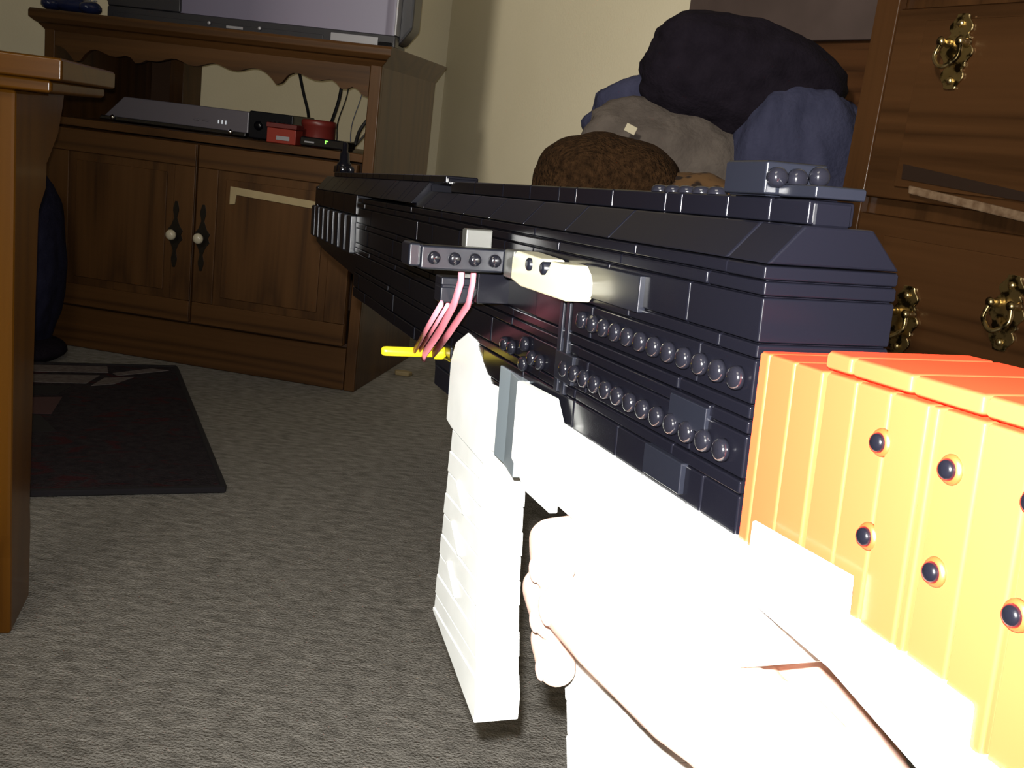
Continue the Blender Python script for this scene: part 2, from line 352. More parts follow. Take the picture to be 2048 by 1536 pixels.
# television
tv = incab('television', 'silver grey television on top of the oak cabinet', 'television', -.40, .12, .832)
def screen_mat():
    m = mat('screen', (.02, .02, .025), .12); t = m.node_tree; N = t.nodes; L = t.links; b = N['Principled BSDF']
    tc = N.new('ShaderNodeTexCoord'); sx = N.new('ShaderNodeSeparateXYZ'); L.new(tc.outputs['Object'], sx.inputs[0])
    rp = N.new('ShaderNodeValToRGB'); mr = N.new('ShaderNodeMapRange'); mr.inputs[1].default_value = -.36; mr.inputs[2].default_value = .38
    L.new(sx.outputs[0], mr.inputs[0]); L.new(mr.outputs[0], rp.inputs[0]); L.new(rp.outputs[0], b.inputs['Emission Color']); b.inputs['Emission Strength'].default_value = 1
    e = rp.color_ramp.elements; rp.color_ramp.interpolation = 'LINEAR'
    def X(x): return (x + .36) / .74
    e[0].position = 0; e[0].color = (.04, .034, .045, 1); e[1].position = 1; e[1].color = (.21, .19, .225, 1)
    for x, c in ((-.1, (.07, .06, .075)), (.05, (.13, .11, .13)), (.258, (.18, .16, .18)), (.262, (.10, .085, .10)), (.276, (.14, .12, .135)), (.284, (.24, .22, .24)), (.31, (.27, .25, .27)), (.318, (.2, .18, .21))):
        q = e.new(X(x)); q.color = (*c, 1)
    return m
TW = .385
tvb = prism('rear_case', [(-TW, .02), (TW + .0, .02), (TW + .03, .06), (TW + .03, .56), (-TW - .03, .56), (-TW - .03, .06)], 1, .03, .10, M['bezel'], tv, .006)
prism('rear_bulge', [(-.28, .05), (.28, .05), (.28, .48), (-.28, .48)], 1, .1, .26, M['bezel'], tv, .03)
box('bottom_bezel', -TW, TW, -.004, .03, .008, .038, M['bezel'], tv, .004)
box('silver_rail', .22, TW - .042, -.010, -.0042, .010, .030, M['silver'], tv, .003)
box('lower_rail', -TW + .02, .2, -.008, -.0042, .010, .022, M['bezel'], tv, .003)
box('logo_strip', -.055, -.01, -.0095, -.0055, .012, .019, M['silver'], tv, .001)
for x in (-.10, .035): lathe('control_button', [(.001, 0), (.005, .001), (.004, .003), (.001, .004)], M['silver'], tv, (0, -1, 0), (x, -.0095, .020), 14)
box('top_bezel', -TW, TW, -.002, .03, .54, .56, M['bezel'], tv, .003)
box('side_bezel', TW - .006, TW, -.002, .03, .038, .54, M['silver'], tv, .002)
box('speaker_panel', -TW, -.185, -.0022, .03, .038, .54, M['bezel'], tv, .003)
box('screen', -.19, TW - .006, .006, .02, .036, .542, screen_mat(), tv, .002)
box('foot', TW - .042, TW - .006, -.008, .1, 0, .02, M['black'], tv, .002); box('foot', -TW + .02, -TW + .06, -.006, .1, 0, .02, M['black'], tv, .002)

gc = incab('game_controller', 'dark blue game controller lying on the cabinet top left of the television', 'controller', -.83, .045, .832)
hull = blob('body', (0, 0, .022), (.062, .032, .02), mat('blue_plastic', (.012, .018, .06), .2), None, None, amp=.05, floor=0.0, parent=gc, sub=4)
for s in (-1, 1):
    blob('grip', (s * .052, -.012, .018), (.024, .035, .017), bpy.data.materials['blue_plastic'], None, None, seed=2, amp=.05, floor=0, parent=gc, sub=3)
    lathe('thumbstick', [(.006, 0), (.005, .008), (.009, .010), (.009, .013), (.001, .014)], M['dgrey'], gc, (0, 0, 1), (s * .022, -.012, .038), 16)
for i in range(4): lathe('button', [(.004, 0), (.004, .003), (.001, .004)], M['silver'], gc, (0, 0, 1), (.045 + .01 * math.cos(i * math.pi / 2), .004 + .01 * math.sin(i * math.pi / 2), .036), 12)

# ------------------------------------------------------------------ rug
RO = Vector((-.478, 1.7213)); ra = math.atan2(.912, -.41) - math.pi / 2
rug = empty('rug', 'dark grey rug with pale and black stripes in a far corner', 'rug', (RO.x, RO.y, 0), ra)
def rug_mat():
    m = noisy('rug_pile', (.026, .022, .027), (.042, .036, .041), ns=60, rough=.97, bump=.5, bs=220, spec=.05)
    t = m.node_tree; N = t.nodes; L = t.links; b = N['Principled BSDF']; rp = [x for x in N if x.type == 'VALTORGB'][0]
    tc = [x for x in N if x.type == 'TEX_COORD'][0]
    mp = N.new('ShaderNodeMapping'); mp.inputs['Scale'].default_value = (9, 16, 1); no = N.new('ShaderNodeTexNoise'); no.inputs['Scale'].default_value = 1.3; no.inputs['Detail'].default_value = 5; no.inputs['Distortion'].default_value = 1.5
    r2 = N.new('ShaderNodeValToRGB'); r2.color_ramp.elements[0].position = .56; r2.color_ramp.elements[1].position = .66; r2.color_ramp.elements[0].color = (0, 0, 0, 1)
    mx = N.new('ShaderNodeMix'); mx.data_type = 'RGBA'; mx.inputs['B'].default_value = (.055, .020, .024, 1)
    L.new(tc.outputs['Object'], mp.inputs[0]); L.new(mp.outputs[0], no.inputs['Vector']); L.new(no.outputs['Fac'], r2.inputs[0]); L.new(r2.outputs[0], mx.inputs['Factor']); L.new(rp.outputs[0], mx.inputs['A']); L.new(mx.outputs['Result'], b.inputs['Base Color'])
    return m
RW = 1.25; RL = .885
box('pile', -RW, 0, 0, RL, 0.0, .010, rug_mat(), rug, .002)
bind = mat('black_binding', (.008, .006, .009), .9)
box('binding', -RW - .004, .004, -.006, .006, 0.0005, .0125, bind, rug, .003); box('binding', -RW - .004, .004, RL - .006, RL + .006, 0.0005, .0125, bind, rug, .003)
box('binding', -.006, .006, .006, RL - .006, 0.0005, .0125, bind, rug, .003); box('binding', -RW - .006, -RW + .006, .006, RL - .006, 0.0005, .0125, bind, rug, .003)
pale_p = noisy('pale_rug_stripe', (.12, .1, .1), (.19, .165, .16), ns=80, rough=.95, spec=.05)
for (pts, mm) in (([(-.16, .865), (-.6, .86), (-.6, .80), (-.16, .805)], pale_p), ([(-.18, .775), (-.55, .77), (-.55, .715), (-.21, .70)], pale_p), ([(-.06, .855), (-.15, .80), (-.14, .778), (-.02, .84)], pale_p),
                  ([(-.105, .765), (-.17, .752), (-.20, .68), (-.15, .70)], pale_p), ([(-.24, .675), (-.5, .66), (-.5, .61), (-.27, .60)], bind), ([(-.26, .58), (-.42, .56), (-.42, .46), (-.28, .45)], mat('red_rug_patch', (.07, .03, .032), .95)),
                  ([(-.30, .44), (-.5, .42), (-.5, .3), (-.27, .33)], bind)):
    prism('woven_stripe', pts, 2, .0095, .0112, mm, rug)

# ------------------------------------------------------------------ navy bag behind the table
bag = blob('backpack', (-1.235, 2.50, .215), (.108, .11, .228), M['navy'], None, None, seed=4, amp=.05, fold=.03, foldf=5, power=2.6)
bag.parent = None; bg = empty('soft_bag', 'dark navy soft bag standing between the table leg and the oak cabinet', 'bag', (-1.235, 2.50, 0))
bag.name = 'bag_body'; bag.parent = bg; bag.location = (0, 0, .235)
blob('bag_base', (.016, -.01, .02), (.112, .12, .034), M['ink'], None, None, seed=5, amp=.04, floor=0, parent=bg, sub=4)
link('carry_loop', tube_me('carry_loop', curve_pts([(-.04, 0, .43), (-.03, 0, .475), (.0, 0, .49), (.03, 0, .47), (.035, 0, .42)]), .008, 8), M['ink'], bg)
link('zip', tube_me('zip', curve_pts([(.03, -.10, .10), (.05, -.098, .22), (.03, -.088, .34), (0, -.06, .42)]), .003, 6), M['dgrey'], bg)
tag(link('paper_scrap', prism('t', [(-.02, -.012), (.018, -.015), (.026, .004), (.004, .014), (-.024, .010)], 2, 0, .012, M['strip'], None, .003).data, None, None, (-.30, 2.78, 0)), 'small pale crumpled scrap on carpet beside the oak cabinet', 'scrap')
for o in [o for o in COL.objects if o.name == 't']: bpy.data.objects.remove(o)

# ------------------------------------------------------------------ left table (origin: near right corner of the top)
TY = math.atan2(.40, -.104) - math.pi / 2
tb = empty('side_table', 'honey varnished wooden table with thick top at left edge', 'table', (-.512, 1.135, 0), TY)
box('table_top', -.62, 0, 0, .41, .658, .682, M['honeyx'], tb, .003)
box('top_moulding', -.6, -.012, .012, .4, .644, .659, M['honeyx'], tb, .004)
LP = [(.032, 0), (.138, 0), (.142, .10), (.136, .13), (.150, .35), (.162, .50), (.205, .525), (.215, .644), (.028, .644), (.028, .13), (.032, .10)]
for x0, x1 in ((-.100, -.051), (-.585, -.536)): prism('leg', LP, 0, x0, x1, M['honey'], tb, .004)
for x0, x1 in ((-.22, -.17), (-.43, -.38)): prism('leg', [(.40 - p[0] * .8, p[1]) for p in LP], 0, x0, x1, M['honey'], tb, .004)
prism('apron', [(-.536, .57), (-.10, .57), (-.10, .644), (-.536, .644)], 1, .035, .05, M['honeyx'], tb, .002)
prism('apron', [(-.536, .57), (-.10, .57), (-.10, .644), (-.536, .644)], 1, .365, .38, M['honeyx'], tb, .002)
for x0, x1 in ((-.082, -.060), (-.575, -.555)):
    prism('apron', [(.21, .56), (.26, .555), (.30, .575), (.33, .59), (.36, .625), (.37, .644), (.21, .644)], 0, x0, x1, M['honey'], tb, .002)

# ------------------------------------------------------------------ chest of drawers on the right
DY = math.atan2(-.866, .5)
ch = empty('chest_of_drawers', 'dark reddish brown wooden chest with ornate brass pulls at right', 'chest of drawers', (.545, 1.63, 0), DY)
DXL, DXR = -.105, .62; DH = 1.22
box('carcass', DXL + .002, DXR, .012, .38, .06, DH, M['cherry'], ch, .003)
box('top_board', DXL - .02, DXR + .02, -.02, .39, DH, DH + .03, M['cherryx'], ch, .006)
box('plinth', DXL, DXR, .004, .38, 0, .07, M['cherryx'], ch, .004)
box('face_stile', DXL, -.058, -.006, .012, .07, DH, M['cherry'], ch, .003)
box('face_stile', DXR - .047, DXR, -.006, .012, .07, DH, M['cherry'], ch, .003)
def brass_pull(parent, x, z, cx, cy, cz, y):
    pts = []
    for i in range(64):
        t = i / 64 * 2 * math.pi; zz = math.sin(t) * .052
        wv = .010 + .010 * math.cos(zz * 95) ** 2 + (.008 if abs(zz) < .02 else 0)
        pts.append((wv * (1 if math.cos(t) > 0 else -1) * min(1, abs(math.cos(t)) * 5) + x - cx, zz + z - cz))
    pl_ = prism('pull_plate', pts, 1, y - .004 - cy, y - cy, M['brass'], parent, .0008, seg=1)
    for s in (-1, 1):
        lathe('pull_post', [(.0075, 0), (.006, .004), (.004, .009), (.006, .014), (.007, .017), (.001, .02)], M['brass'], parent, (0, -1, 0), (x - cx + s * .016, y - .004 - cy, z - cz + .012), 14)
    link('pull_bail', tube_me('pull_bail', curve_pts([(x - cx - .016, y - .018 - cy, z - cz + .012), (x - cx - .02, y - .022 - cy, z - cz - .008), (x - cx - .010, y - .026 - cy, z - cz - .020), (x - cx, y - .028 - cy, z - cz - .024), (x - cx + .010, y - .026 - cy, z - cz - .020), (x - cx + .02, y - .022 - cy, z - cz - .008), (x - cx + .016, y - .018 - cy, z - cz + .012)]), [.0035] * 49, 8), M['brass'], parent)
    lathe('plate_boss', [(.006, 0), (.005, .003), (.001, .005)], M['brass'], parent, (0, -1, 0), (x - cx, y - .004 - cy, z - cz + .038), 12)
    lathe('plate_boss', [(.006, 0), (.005, .003), (.001, .005)], M['brass'], parent, (0, -1, 0), (x - cx, y - .004 - cy, z - cz - .040), 12)
for (z0, z1, pulls) in ((.10, .36, [(.075, .23), (.42, .23)]), (.385, .612, [(.078, .464), (.244, .508)]), (.636, .915, [(.075, .85), (.42, .85)]), (.94, 1.19, [(.075, 1.06), (.42, 1.06)])):
    d = box('drawer', -.052, DXR - .052, -.012, .011, z0, z1, M['cherryx'], ch, .004)
    cx, cy, cz = d.location
    bd = .030 if z0 != .636 else .02
    box('drawer_panel', -.052 + .06 - cx, DXR - .052 - .06 - cx, -.0165 - cy, -.012 - cy, z0 + bd - cz, z1 - bd - cz, M['cherryx'], d, .004)
    for x, z in pulls: brass_pull(d, x, z, cx, cy, cz, -.0165)
prism('worn_moulding', [(.042, .660), (.044, .648), (.24, .630), (.4, .622), (.4, .634), (.24, .643)], 1, -.024, -.0165, noisy('worn_edge', (.10, .055, .028), (.21, .14, .085), ns=90, rough=.5), ch, .002)
prism('dark_groove', [(.020, .690), (.022, .668), (.235, .656), (.235, .668)], 1, -.0185, -.0165, mat('groove', (.018, .008, .004), .5), ch, .0005)

# dark shelf unit behind the clothes
HY = math.atan2(-.839, .545)
hs = empty('wall_shelf', 'dark brown wooden wall cabinet above the heap of clothes', 'wall cabinet', (.545, 2.30, 0), HY)
prism('side_board', [(-.0, .80), (.05, .80), (.20, .93), (.235, 1.3), (.235, 1.5), (-.0, 1.5)], 1, .0, .0, M['darkwood'], hs) if False else None
prism('front_board', [(-.405, .86), (.085, .755), (.11, .755), (.175, .86), (.175, 1.5), (-.405, 1.5)], 1, .0, .02, M['darkwood'], hs, .003)
prism('cabinet_body', [(-.395, .88), (.08, .78), (.165, .87), (.165, 1.49), (-.395, 1.49)], 1, .02, .19, M['darkwood'], hs, .003)
box('upper_band', -.41, .18, -.014, .0, .93, 1.06, noisy('greyish_wood', (.06, .042, .038), (.085, .06, .055), ns=8, rough=.5), hs, .003)  # band in a greyer brown than the rest of the cabinet
box('top_board', -.42, .19, -.03, .19, 1.5, 1.525, M['darkwood'], hs, .004)

# ------------------------------------------------------------------ armchair with clothes
def KB(s, d): v = K + B * s + A * d; return v
ac = empty('armchair', 'brown upholstered armchair buried under heaped clothes beside the chest', 'armchair', (*KB(1.80, .40), 0), HY)
# local x along wall (right), local y towards wall
box('seat', -.20, .24, -.30, .25, .20, .44, M['chair'], ac, .04)
box('backrest', -.30, .32, .20, .33, .18, .66, M['chair'], ac, .05)
box('arm', -.34, -.20, -.30, .28, .15, .52, M['chair'], ac, .05); box('arm', .24, .36, -.30, .28, .15, .52, M['chair'], ac, .05)
for x in (-.28, .30):
    for y in (-.24, .26): lathe('foot', [(.02, 0), (.025, .08), (.03, .16)], M['darkwood'], ac, (0, 0, 1), (x, y, 0))
blob('plush_cushion', (.135, 2.020, .545), (.145, .13, .142), M['plush'], 'round brown plush cushion at the left of the clothes heap', 'cushion', seed=1, amp=.05, power=2.8)
fl_ = blob('fleece_blanket', (.270, 2.125, .598), (.205, .10, .150), M['taupe'], 'grey brown fleece lying over the plush cushion', 'blanket', seed=3, amp=.10, fold=.07, foldf=6, power=2.8, ridge=(.6, 0, .8))
fl_.rotation_euler = (0, R(12), 0)
blob('jeans', (.375, 2.205, .690), (.280, .10, .150), M['denim'], 'faded blue jeans draped across the clothes heap', 'jeans', seed=8, amp=.12, fold=.06, foldf=8, power=2.6, ridge=(.7, 0, .6))
blob('jeans', (.490, 2.085, .60), (.130, .09, .225), M['denim'], 'blue jeans leg hanging beside the chest of drawers', 'jeans', seed=15, amp=.07, fold=.045, foldf=8, power=2.6, ridge=(1, 0, .3))
sw = blob('sweater', (.372, 2.135, .818), (.195, .10, .112), M['ink'], 'black bundled sweater on top of the clothes heap', 'sweater', seed=6, amp=.09, fold=.04, foldf=4, power=2.7)
sw.rotation_euler = (0, R(9), 0)
tag(link('paper_tag', cbox(.022, .003, .016, .001, M['porcelain']), None, None, (.162, 2.005, .702), (R(-15), R(20), 0)), 'small white tag on the grey fleece above the brown cushion', 'tag')
lp = mat('leopard', (.2, .1, .03), .9); t_ = lp.node_tree
vo = t_.nodes.new('ShaderNodeTexVoronoi'); vo.inputs['Scale'].default_value = 45; tcn = t_.nodes.new('ShaderNodeTexCoord'); rpn = t_.nodes.new('ShaderNodeValToRGB')
rpn.color_ramp.elements[0].position = .38; rpn.color_ramp.elements[0].color = (.015, .006, .003, 1); rpn.color_ramp.elements[1].position = .5; rpn.color_ramp.elements[1].color = (.11, .055, .018, 1)
t_.links.new(tcn.outputs['Object'], vo.inputs['Vector']); t_.links.new(vo.outputs['Distance'], rpn.inputs[0]); t_.links.new(rpn.outputs[0], t_.nodes['Principled BSDF'].inputs['Base Color'])
blob('leopard_throw', (.285, 1.97, .56), (.13, .08, .078), lp, 'brown leopard patterned throw under the grey brown fleece', 'throw', seed=9, amp=.08, fold=.03, foldf=6)

# ------------------------------------------------------------------ toy rifle (local x forward, y left, z up)
GF = Vector((-.322999, .94464, -.057674)); GL = Vector((-.945487, -.324763, -.02416)); GU = Vector((-.041553, .046726, .998043)); GO = Vector((.057355, .251645, .631319))
GM = Matrix.Identity(4)
for i in range(3): GM[i][0] = GF[i]; GM[i][1] = GL[i]; GM[i][2] = GU[i]; GM[i][3] = GO[i]
gun = empty('toy_rifle', 'brick-built toy rifle in black with orange stock and white magazine, held in the hand', 'toy gun'); gun.matrix_world = GM
u = .0096; BV = .0007
def part(name, m, pts=None, y0=0, y1=0, label=None):
    o = prism(name, pts, 1, y0, y1, m, gun, .0004, seg=1)
    if label: o['label'] = label
    return o
def brick(x0, x1, y0, y1, z0, z1, m, par, name='brick', b=BV, gap=.00018):
    return box(name, min(x0, x1) + gap, max(x0, x1) - gap, y0, y1, min(z0, z1) + gap * .5, max(z0, z1) - gap * .5, m, par, b)
# --- receiver
rec = part('receiver', M['black'], [(.001, -.0755), (.598, -.0755), (.598, -.0005), (.001, -.0005)], -.0374, -.0010, 'black receiver')
rows = [(0, -.0038), (-.0038, -.0077), (-.0077, -.0192), (-.0192, -.0231), (-.0231, -.0346), (-.0346, -.0384), (-.0384, -.0422), (-.0422, -.0537), (-.0537, -.0576), (-.0576, -.0690), (-.0690, -.0768)]
rnd = random.Random(5)
for ri, (za, zb) in enumerate(rows):
    x = 0; first = True
    while x < .6 - .004:
        L_ = rnd.choice([4, 6, 6, 8, 10]) * u if not first else (2 + ri % 3) * u
        x1 = min(x + L_, .6)
        if .6 - x1 < .012: x1 = .6
        j = rnd.choice([0, 0, 0, .0003, .0005])
        if ri == 10 and x < .2: j = 0
        if x < .12 and zb < -.068: j = 0
        if first:
            if ri in (4, 7): 
                brick(x, x1, -.0186, j, za, zb, M['black'], rec); brick(x, x1, -.0384, -.0189, za, zb, M['black'], rec)
            else: brick(x, x1, -.0384, j, za, zb, M['black'], rec)
        else:
            brick(x, x1, -.0100, j, za, zb, M['black'], rec)
            if ri % 2 == 0: brick(x, x1, -.0384, -.0300, za, zb, M['black'], rec)
        x = x1; first = False
def stud_me(name, r_, h_, m, n=20, axis='y'):
    prof = [(r_, 0), (r_, h_ * .35), (r_ * .94, h_ * .62), (r_ * .78, h_ * .84), (r_ * .5, h_ * .96), (.0001, h_)]
    o = lathe(name, prof, m, None, {'y': (0, 1, 0), 'z': (0, 0, 1), '-x': (-1, 0, 0)}[axis], n=n); me = o.data; bpy.data.objects.remove(o); return me
ST = {a: stud_me('stud', .0031, .0028, M['stud'], axis=a) for a in ('y', 'z', '-x')}
def stud(x, y, z, a, par, me=None, name='stud'): return link(name, me or ST[a], None, par, (x, y, z))
for k in range(12): stud(.0065 + k * .0096, .0003, -.0288, 'y', rec)
for k in range(13): stud(.0095 + k * .0096, .0003, -.0482, 'y', rec)
for x, z in ((.197, -.0505), (.187, -.0505), (.1705, -.0465), (.1705, -.0545), (.161, -.0505), (.151, -.0505)): stud(x, .0003, z, 'y', rec)
# tiles proud of the side
def tile(x0, x1, z0, z1, m, t=.0016, par=rec, y=0.0): return brick(x0, x1, y - .001, y + t, z0, z1, m, par, 'tile', .0004, 0)
tile(.0670, .1120, -.0205, -.0092, M['dgrey'], .0018)
tile(.1165, .134, -.0530, -.0425, M['dgrey']); tile(.0195, .0410, -.0470, -.0395, M['dgrey'], .0012)
tile(.0290, .0530, -.0662, -.0572, M['grey'].copy() if False else M['dgrey'], .0016)
for x in (.131, .1245): brick(x, x + .0035, -.001, .0012, -.058, -.022, M['dgrey'], rec, 'upright_rib', .0005, 0)
# --- sloped shoulder of the receiver: roof bricks
def roof(x0, x1, yb, zb, yt, zt, par, m=M['black']):
    g = .0003
    return prism('slope_brick', [(yb, zb), (yt, zt), (-.0384 - yt, zt), (-.0384 - yb, zb)], 0, x0 + g, x1 - g, m, par, .0006, seg=2)
sh = part('shoulder', M['black'], [(.001, 0.0005), (.40, 0.0005), (.40, .009), (.001, .009)], -.028, -.0105, 'sloped black top')
for o in [sh]: pass
xs = [0, .0205, .0998, .1408, .19, .24, .285, .33, .3740, .4]
for a, b_ in zip(xs[:-1], xs[1:]): roof(a, b_, -.0002, .0002, -.0094, .0100, sh)
x = .4
fw_ = part('front_shroud', M['black'], [(.4, .001), (.845, .001), (.845, .014), (.4, .014)], -.028, -.0105, 'black front shroud')
while x < .845:
    L_ = rnd.choice([1, 1, 2, 3, 4]) * u * 1.5; x1 = min(x + L_, .85)
    roof(x, x1, .0015, .002, -.0096, .0152, fw_); x = x1
# --- front body with ribbed sides
fb = part('muzzle_body', M['black'], [(.60, -.0500), (.842, -.042), (.842, 0), (.60, 0)], -.0370, -.0016, 'black muzzle body')
for i in range(4):
    a = .6 + i * .0625; brick(a, a + .0625, -.0384, .0012, -.0135, .002, M['black'], fb)
    brick(a, a + .0625, -.0384, -.0002, -.0440, -.0135, M['black'], fb)
prism('lower_slope', [(.586, -.044), (.85, -.044), (.85, -.050), (.80, -.0545), (.60, -.062), (.586, -.064)], 1, -.036, -.0015, M['black'], fb, .001)
for x in (.604, .637, .672, .705, .738, .771, .803, .832):
    brick(x, x + .019, -.001, .0045, -.0440, -.0140, M['dgrey'], fb, 'rib', .0012, 0)
brick(.84, .852, -.0384, .001, -.045, .005, M['black'], fb, 'muzzle_plate', .001)
# --- top rail
rail = part('top_rail', M['black'], [(.004, .010), (.36, .010), (.36, .0158), (.004, .0158)], -.0245, -.0140, 'black top rail')
rx = [.0045, .0225, .045, .0737, .085, .128, .164, .183, .2195, .26, .31, .36]
for i, (a, b_) in enumerate(zip(rx[:-1], rx[1:])): brick(a, b_, -.0260, -.0124, .0100, .0166 if i != 0 else .0164, M['black'], rail, 'tile')
for k in range(5): stud(.058 + k * .0096, -.0160, .0160, 'z', rail); stud(.058 + k * .0096, -.0224, .0160, 'z', rail) if k < 0 else None
tr2 = part('front_rail', M['black'], [(.36, .0145), (.80, .0145), (.80, .0180), (.36, .0180)], -.0275, -.0110, 'black front rail')
x = .362
while x < .80:
    L_ = rnd.choice([2, 3, 4, 6]) * u; x1 = min(x + L_, .802); brick(x, x1, -.0290, -.0096, .0150, .0195, M['black'], tr2, 'tile'); x = x1
# --- sights
rs = part('rear_sight', M['dgrey'], [(.023, .0166), (.0425, .0166), (.0425, .0250), (.023, .0250)], -.027, -.0110, 'dark grey rear sight block')
brick(.0215, .0436, -.0285, -.0096, .0168, .0258, M['dgrey'], rs, 'sight_block', .0008)
brick(.004, .0215, -.0285, -.0135, .0166, .0200, M['dgrey'], rs, 'tile', .0006)
bigp = stud_me('peg', .0027, .0035, M['stud'], 20, '-x')
for y, z in ((-.0125, .0215), (-.0185, .0215), (-.0250, .0225)): stud(.0218, y, z, '-x', rs, bigp, 'peg')
fs = part('front_sight', M['black'], [(.785, .0195), (.83, .0195), (.825, .026), (.79, .026)], -.026, -.0125, 'black front sight')
lathe('sight_cone', [(.0072, 0), (.0078, .004), (.0066, .008), (.0052, .009), (.0045, .018), (.0030, .0185), (.0028, .0265), (.0010, .028)], M['black'], fs, (0, 0, 1), (.805, -.0192, .0205), 20)
for y in (-.0155, -.023): stud(.786, y, .0225, '-x', fs)
# --- charging handle: a beam across the gun
chn = part('charging_handle', M['dgrey'], [(.1795, -.0192), (.1885, -.0192), (.1885, -.0102), (.1795, -.0102)], .0005, .0440, 'dark grey charging handle beam')
brick(.1785, .1885, .0095, .0440, -.0197, -.0100, M['dgrey'], chn, 'beam', .0010)
brick(.181, .196, .0430, .0482, -.0190, -.0095, M['dgrey'], chn, 'end_cap', .0010)
s2 = stud_me('stud', .0026, .0022, M['stud'], 18, '-x')
for k in range(4): stud(.1787, .0138 + k * .0083, -.0148, '-x', chn, s2)
cr_ = prism('cream_slider', [(.1060, -.0125), (.1100, -.0100), (.124, -.0100), (.126, -.0128), (.1295, -.0150), (.133, -.0128), (.1345, -.0100), (.163, -.0092), (.168, -.0120), (.168, -.0205), (.1560, -.0222), (.1075, -.0222), (.1040, -.0195), (.1040, -.0150)], 1, .0008, .0100, M['cream'], gun, .0006)
cr_['label'] = 'cream white slider plate'
for x in (.1295, .1455): lathe('peg', [(.0024, 0), (.0024, .011), (.0018, .0115), (.0002, .0113)], M['dgrey'], cr_, (0, 1, 0), (x, .0, -.0130), 14)
brick(.168, .1795, .0010, .0098, -.0210, -.0095, M['grey'], cr_, 'connector', .0008)
gt = part('grey_bracket', M['grey'], [(.2130, -.0335), (.2190, -.0335), (.2190, -.0040), (.2130, -.0040)], .0050, .0168, 'light grey bracket')
brick(.2125, .2195, .0050, .0170, -.0120, -.0040, M['grey'], gt, 'tile', .0006)
bl = part('black_lug', M['dgrey'], [(.2125, -.0360), (.2250, -.0360), (.2250, -.0250), (.2125, -.0250)], .0112, .0262, 'dark grey lug under the handle')
brick(.2118, .2230, .0112, .0268, -.0362, -.0290, M['dgrey'], bl, 'tile', .0008); brick(.2118, .2230, .0105, .0268, -.0288, -.0248, M['dgrey'], bl, 'tile', .0008)
brick(.2, .226, -.002, .014, -.0345, -.0215, M['black'], bl, 'mount', .0006)
# --- rubber band over the lug to a yellow rod
yr = link('yellow_rod', tube_me('yellow_rod', [(.30, .0335, -.0718), (.30, .0325, -.0718), (.30, .031, -.0718), (.30, .0, -.0720)], [.0015, .0023, .0025, .0025], 14), M['yellow'], gun); yr['label'] = 'yellow rod'
lathe('rod_collar', [(.0034, 0), (.0036, .001), (.0036, .004), (.0034, .005)], M['yellow'], yr, (0, 1, 0), (.30, .0008, -.0719), 14)
for pts, wd in (([(.1960, .0225, -.0192), (.1965, .0222, -.0250), (.2085, .0212, -.0355), (.250, .0160, -.0530), (.2965, .0118, -.0720), (.3000, .0113, -.0752)], .0023),
                ([(.1960, .0172, -.0192), (.1965, .0171, -.0250), (.2085, .0150, -.0357), (.250, .0115, -.0540), (.2990, .0065, -.0725)], .0020),
                ([(.2110, .0262, -.0364), (.250, .0225, -.0525), (.2965, .0170, -.0705)], .0017),
                ([(.2130, .0228, -.0366), (.250, .0195, -.0525), (.2980, .0140, -.0705)], .0013)):
    b_ = link('rubber_band', tube_me('rubber_band', pts, wd, 10, flat=.55), M['band'], gun); b_['label'] = 'pink rubber band strand'
# --- trigger catch ahead of the magazine
tc_ = part('front_catch', M['dgrey'], [(.283, -.092), (.318, -.092), (.324, -.076), (.300, -.066), (.283, -.066)], -.028, -.0005, 'dark grey catch block')
brick(.284, .312, -.003, .0012, -.0800, -.0735, M['dgrey'], tc_, 'tile'); brick(.284, .315, -.003, .0012, -.0915, -.0805, M['dgrey'], tc_, 'tile'); brick(.286, .306, -.003, .0008, -.0730, -.0665, M['dgrey'], tc_, 'tile')
prism('catch_arm', [(.165, -.068), (.205, -.074), (.207, -.060), (.165, -.058)], 1, -.012, -.0005, M['dgrey'], tc_, .001)
# --- white lower receiver
lr = part('lower_receiver', M['white'], [(-.0110, -.0775), (-.0110, -.0975), (.0550, -.1180), (.1050, -.1180), (.1100, -.0975), (.1990, -.0975), (.1990, -.0775)], -.0370, -.0010, 'white lower receiver')
x = -.0115
for k, L_ in enumerate((4, 3, 4, 4, 6)):
    x1 = min(x + L_ * u, .166); brick(x, x1, -.0384, .0016, -.0792, -.0677, M['white'], lr)
    brick(x, x1, -.0384, .0010, -.0985, -.0794, M['white'], lr, gap=.0001); x = x1
prism('side_plate', [(.1645, -.0603), (.1255, -.0592), (.1170, -.0672), (.1170, -.1000), (.1450, -.1000), (.1645, -.0920)], 1, .0018, .0052, M['white'], lr, .0006)
for z0, z1 in ((-.1080, -.0987), (-.1178, -.1082)): brick(.06, .104, -.0384, -.0004, z0, z1, M['white'], lr)
brick(.166, .200, -.0384, -.0110, -.0975, -.0770, M['white'], lr, 'recessed_brick')
prism('shade_wedge', [(.1640, .0040), (.1640, -.012), (.2000, -.012), (.2000, .0012), (.1850, .0012)], 2, -.1000, -.0605, mat('shaded_white_plastic', (.13, .155, .17), .3), lr, .0003)  # bluish grey stands for shade on the white plastic; angled to dim it
mw = prism('magazine_well', [(.2855, -.1040), (.2845, -.0728), (.2775, -.0627), (.2575, -.0550), (.2430, -.0562), (.2380, -.0600), (.2140, -.0712), (.1950, -.0700), (.1830, -.0672), (.1780, -.0700), (.1700, -.0975), (.2100, -.1000), (.2150, -.1090), (.2750, -.1060)], 1, -.0205, .0008, M['white'], gun, .0006)
mw['label'] = 'white magazine well'
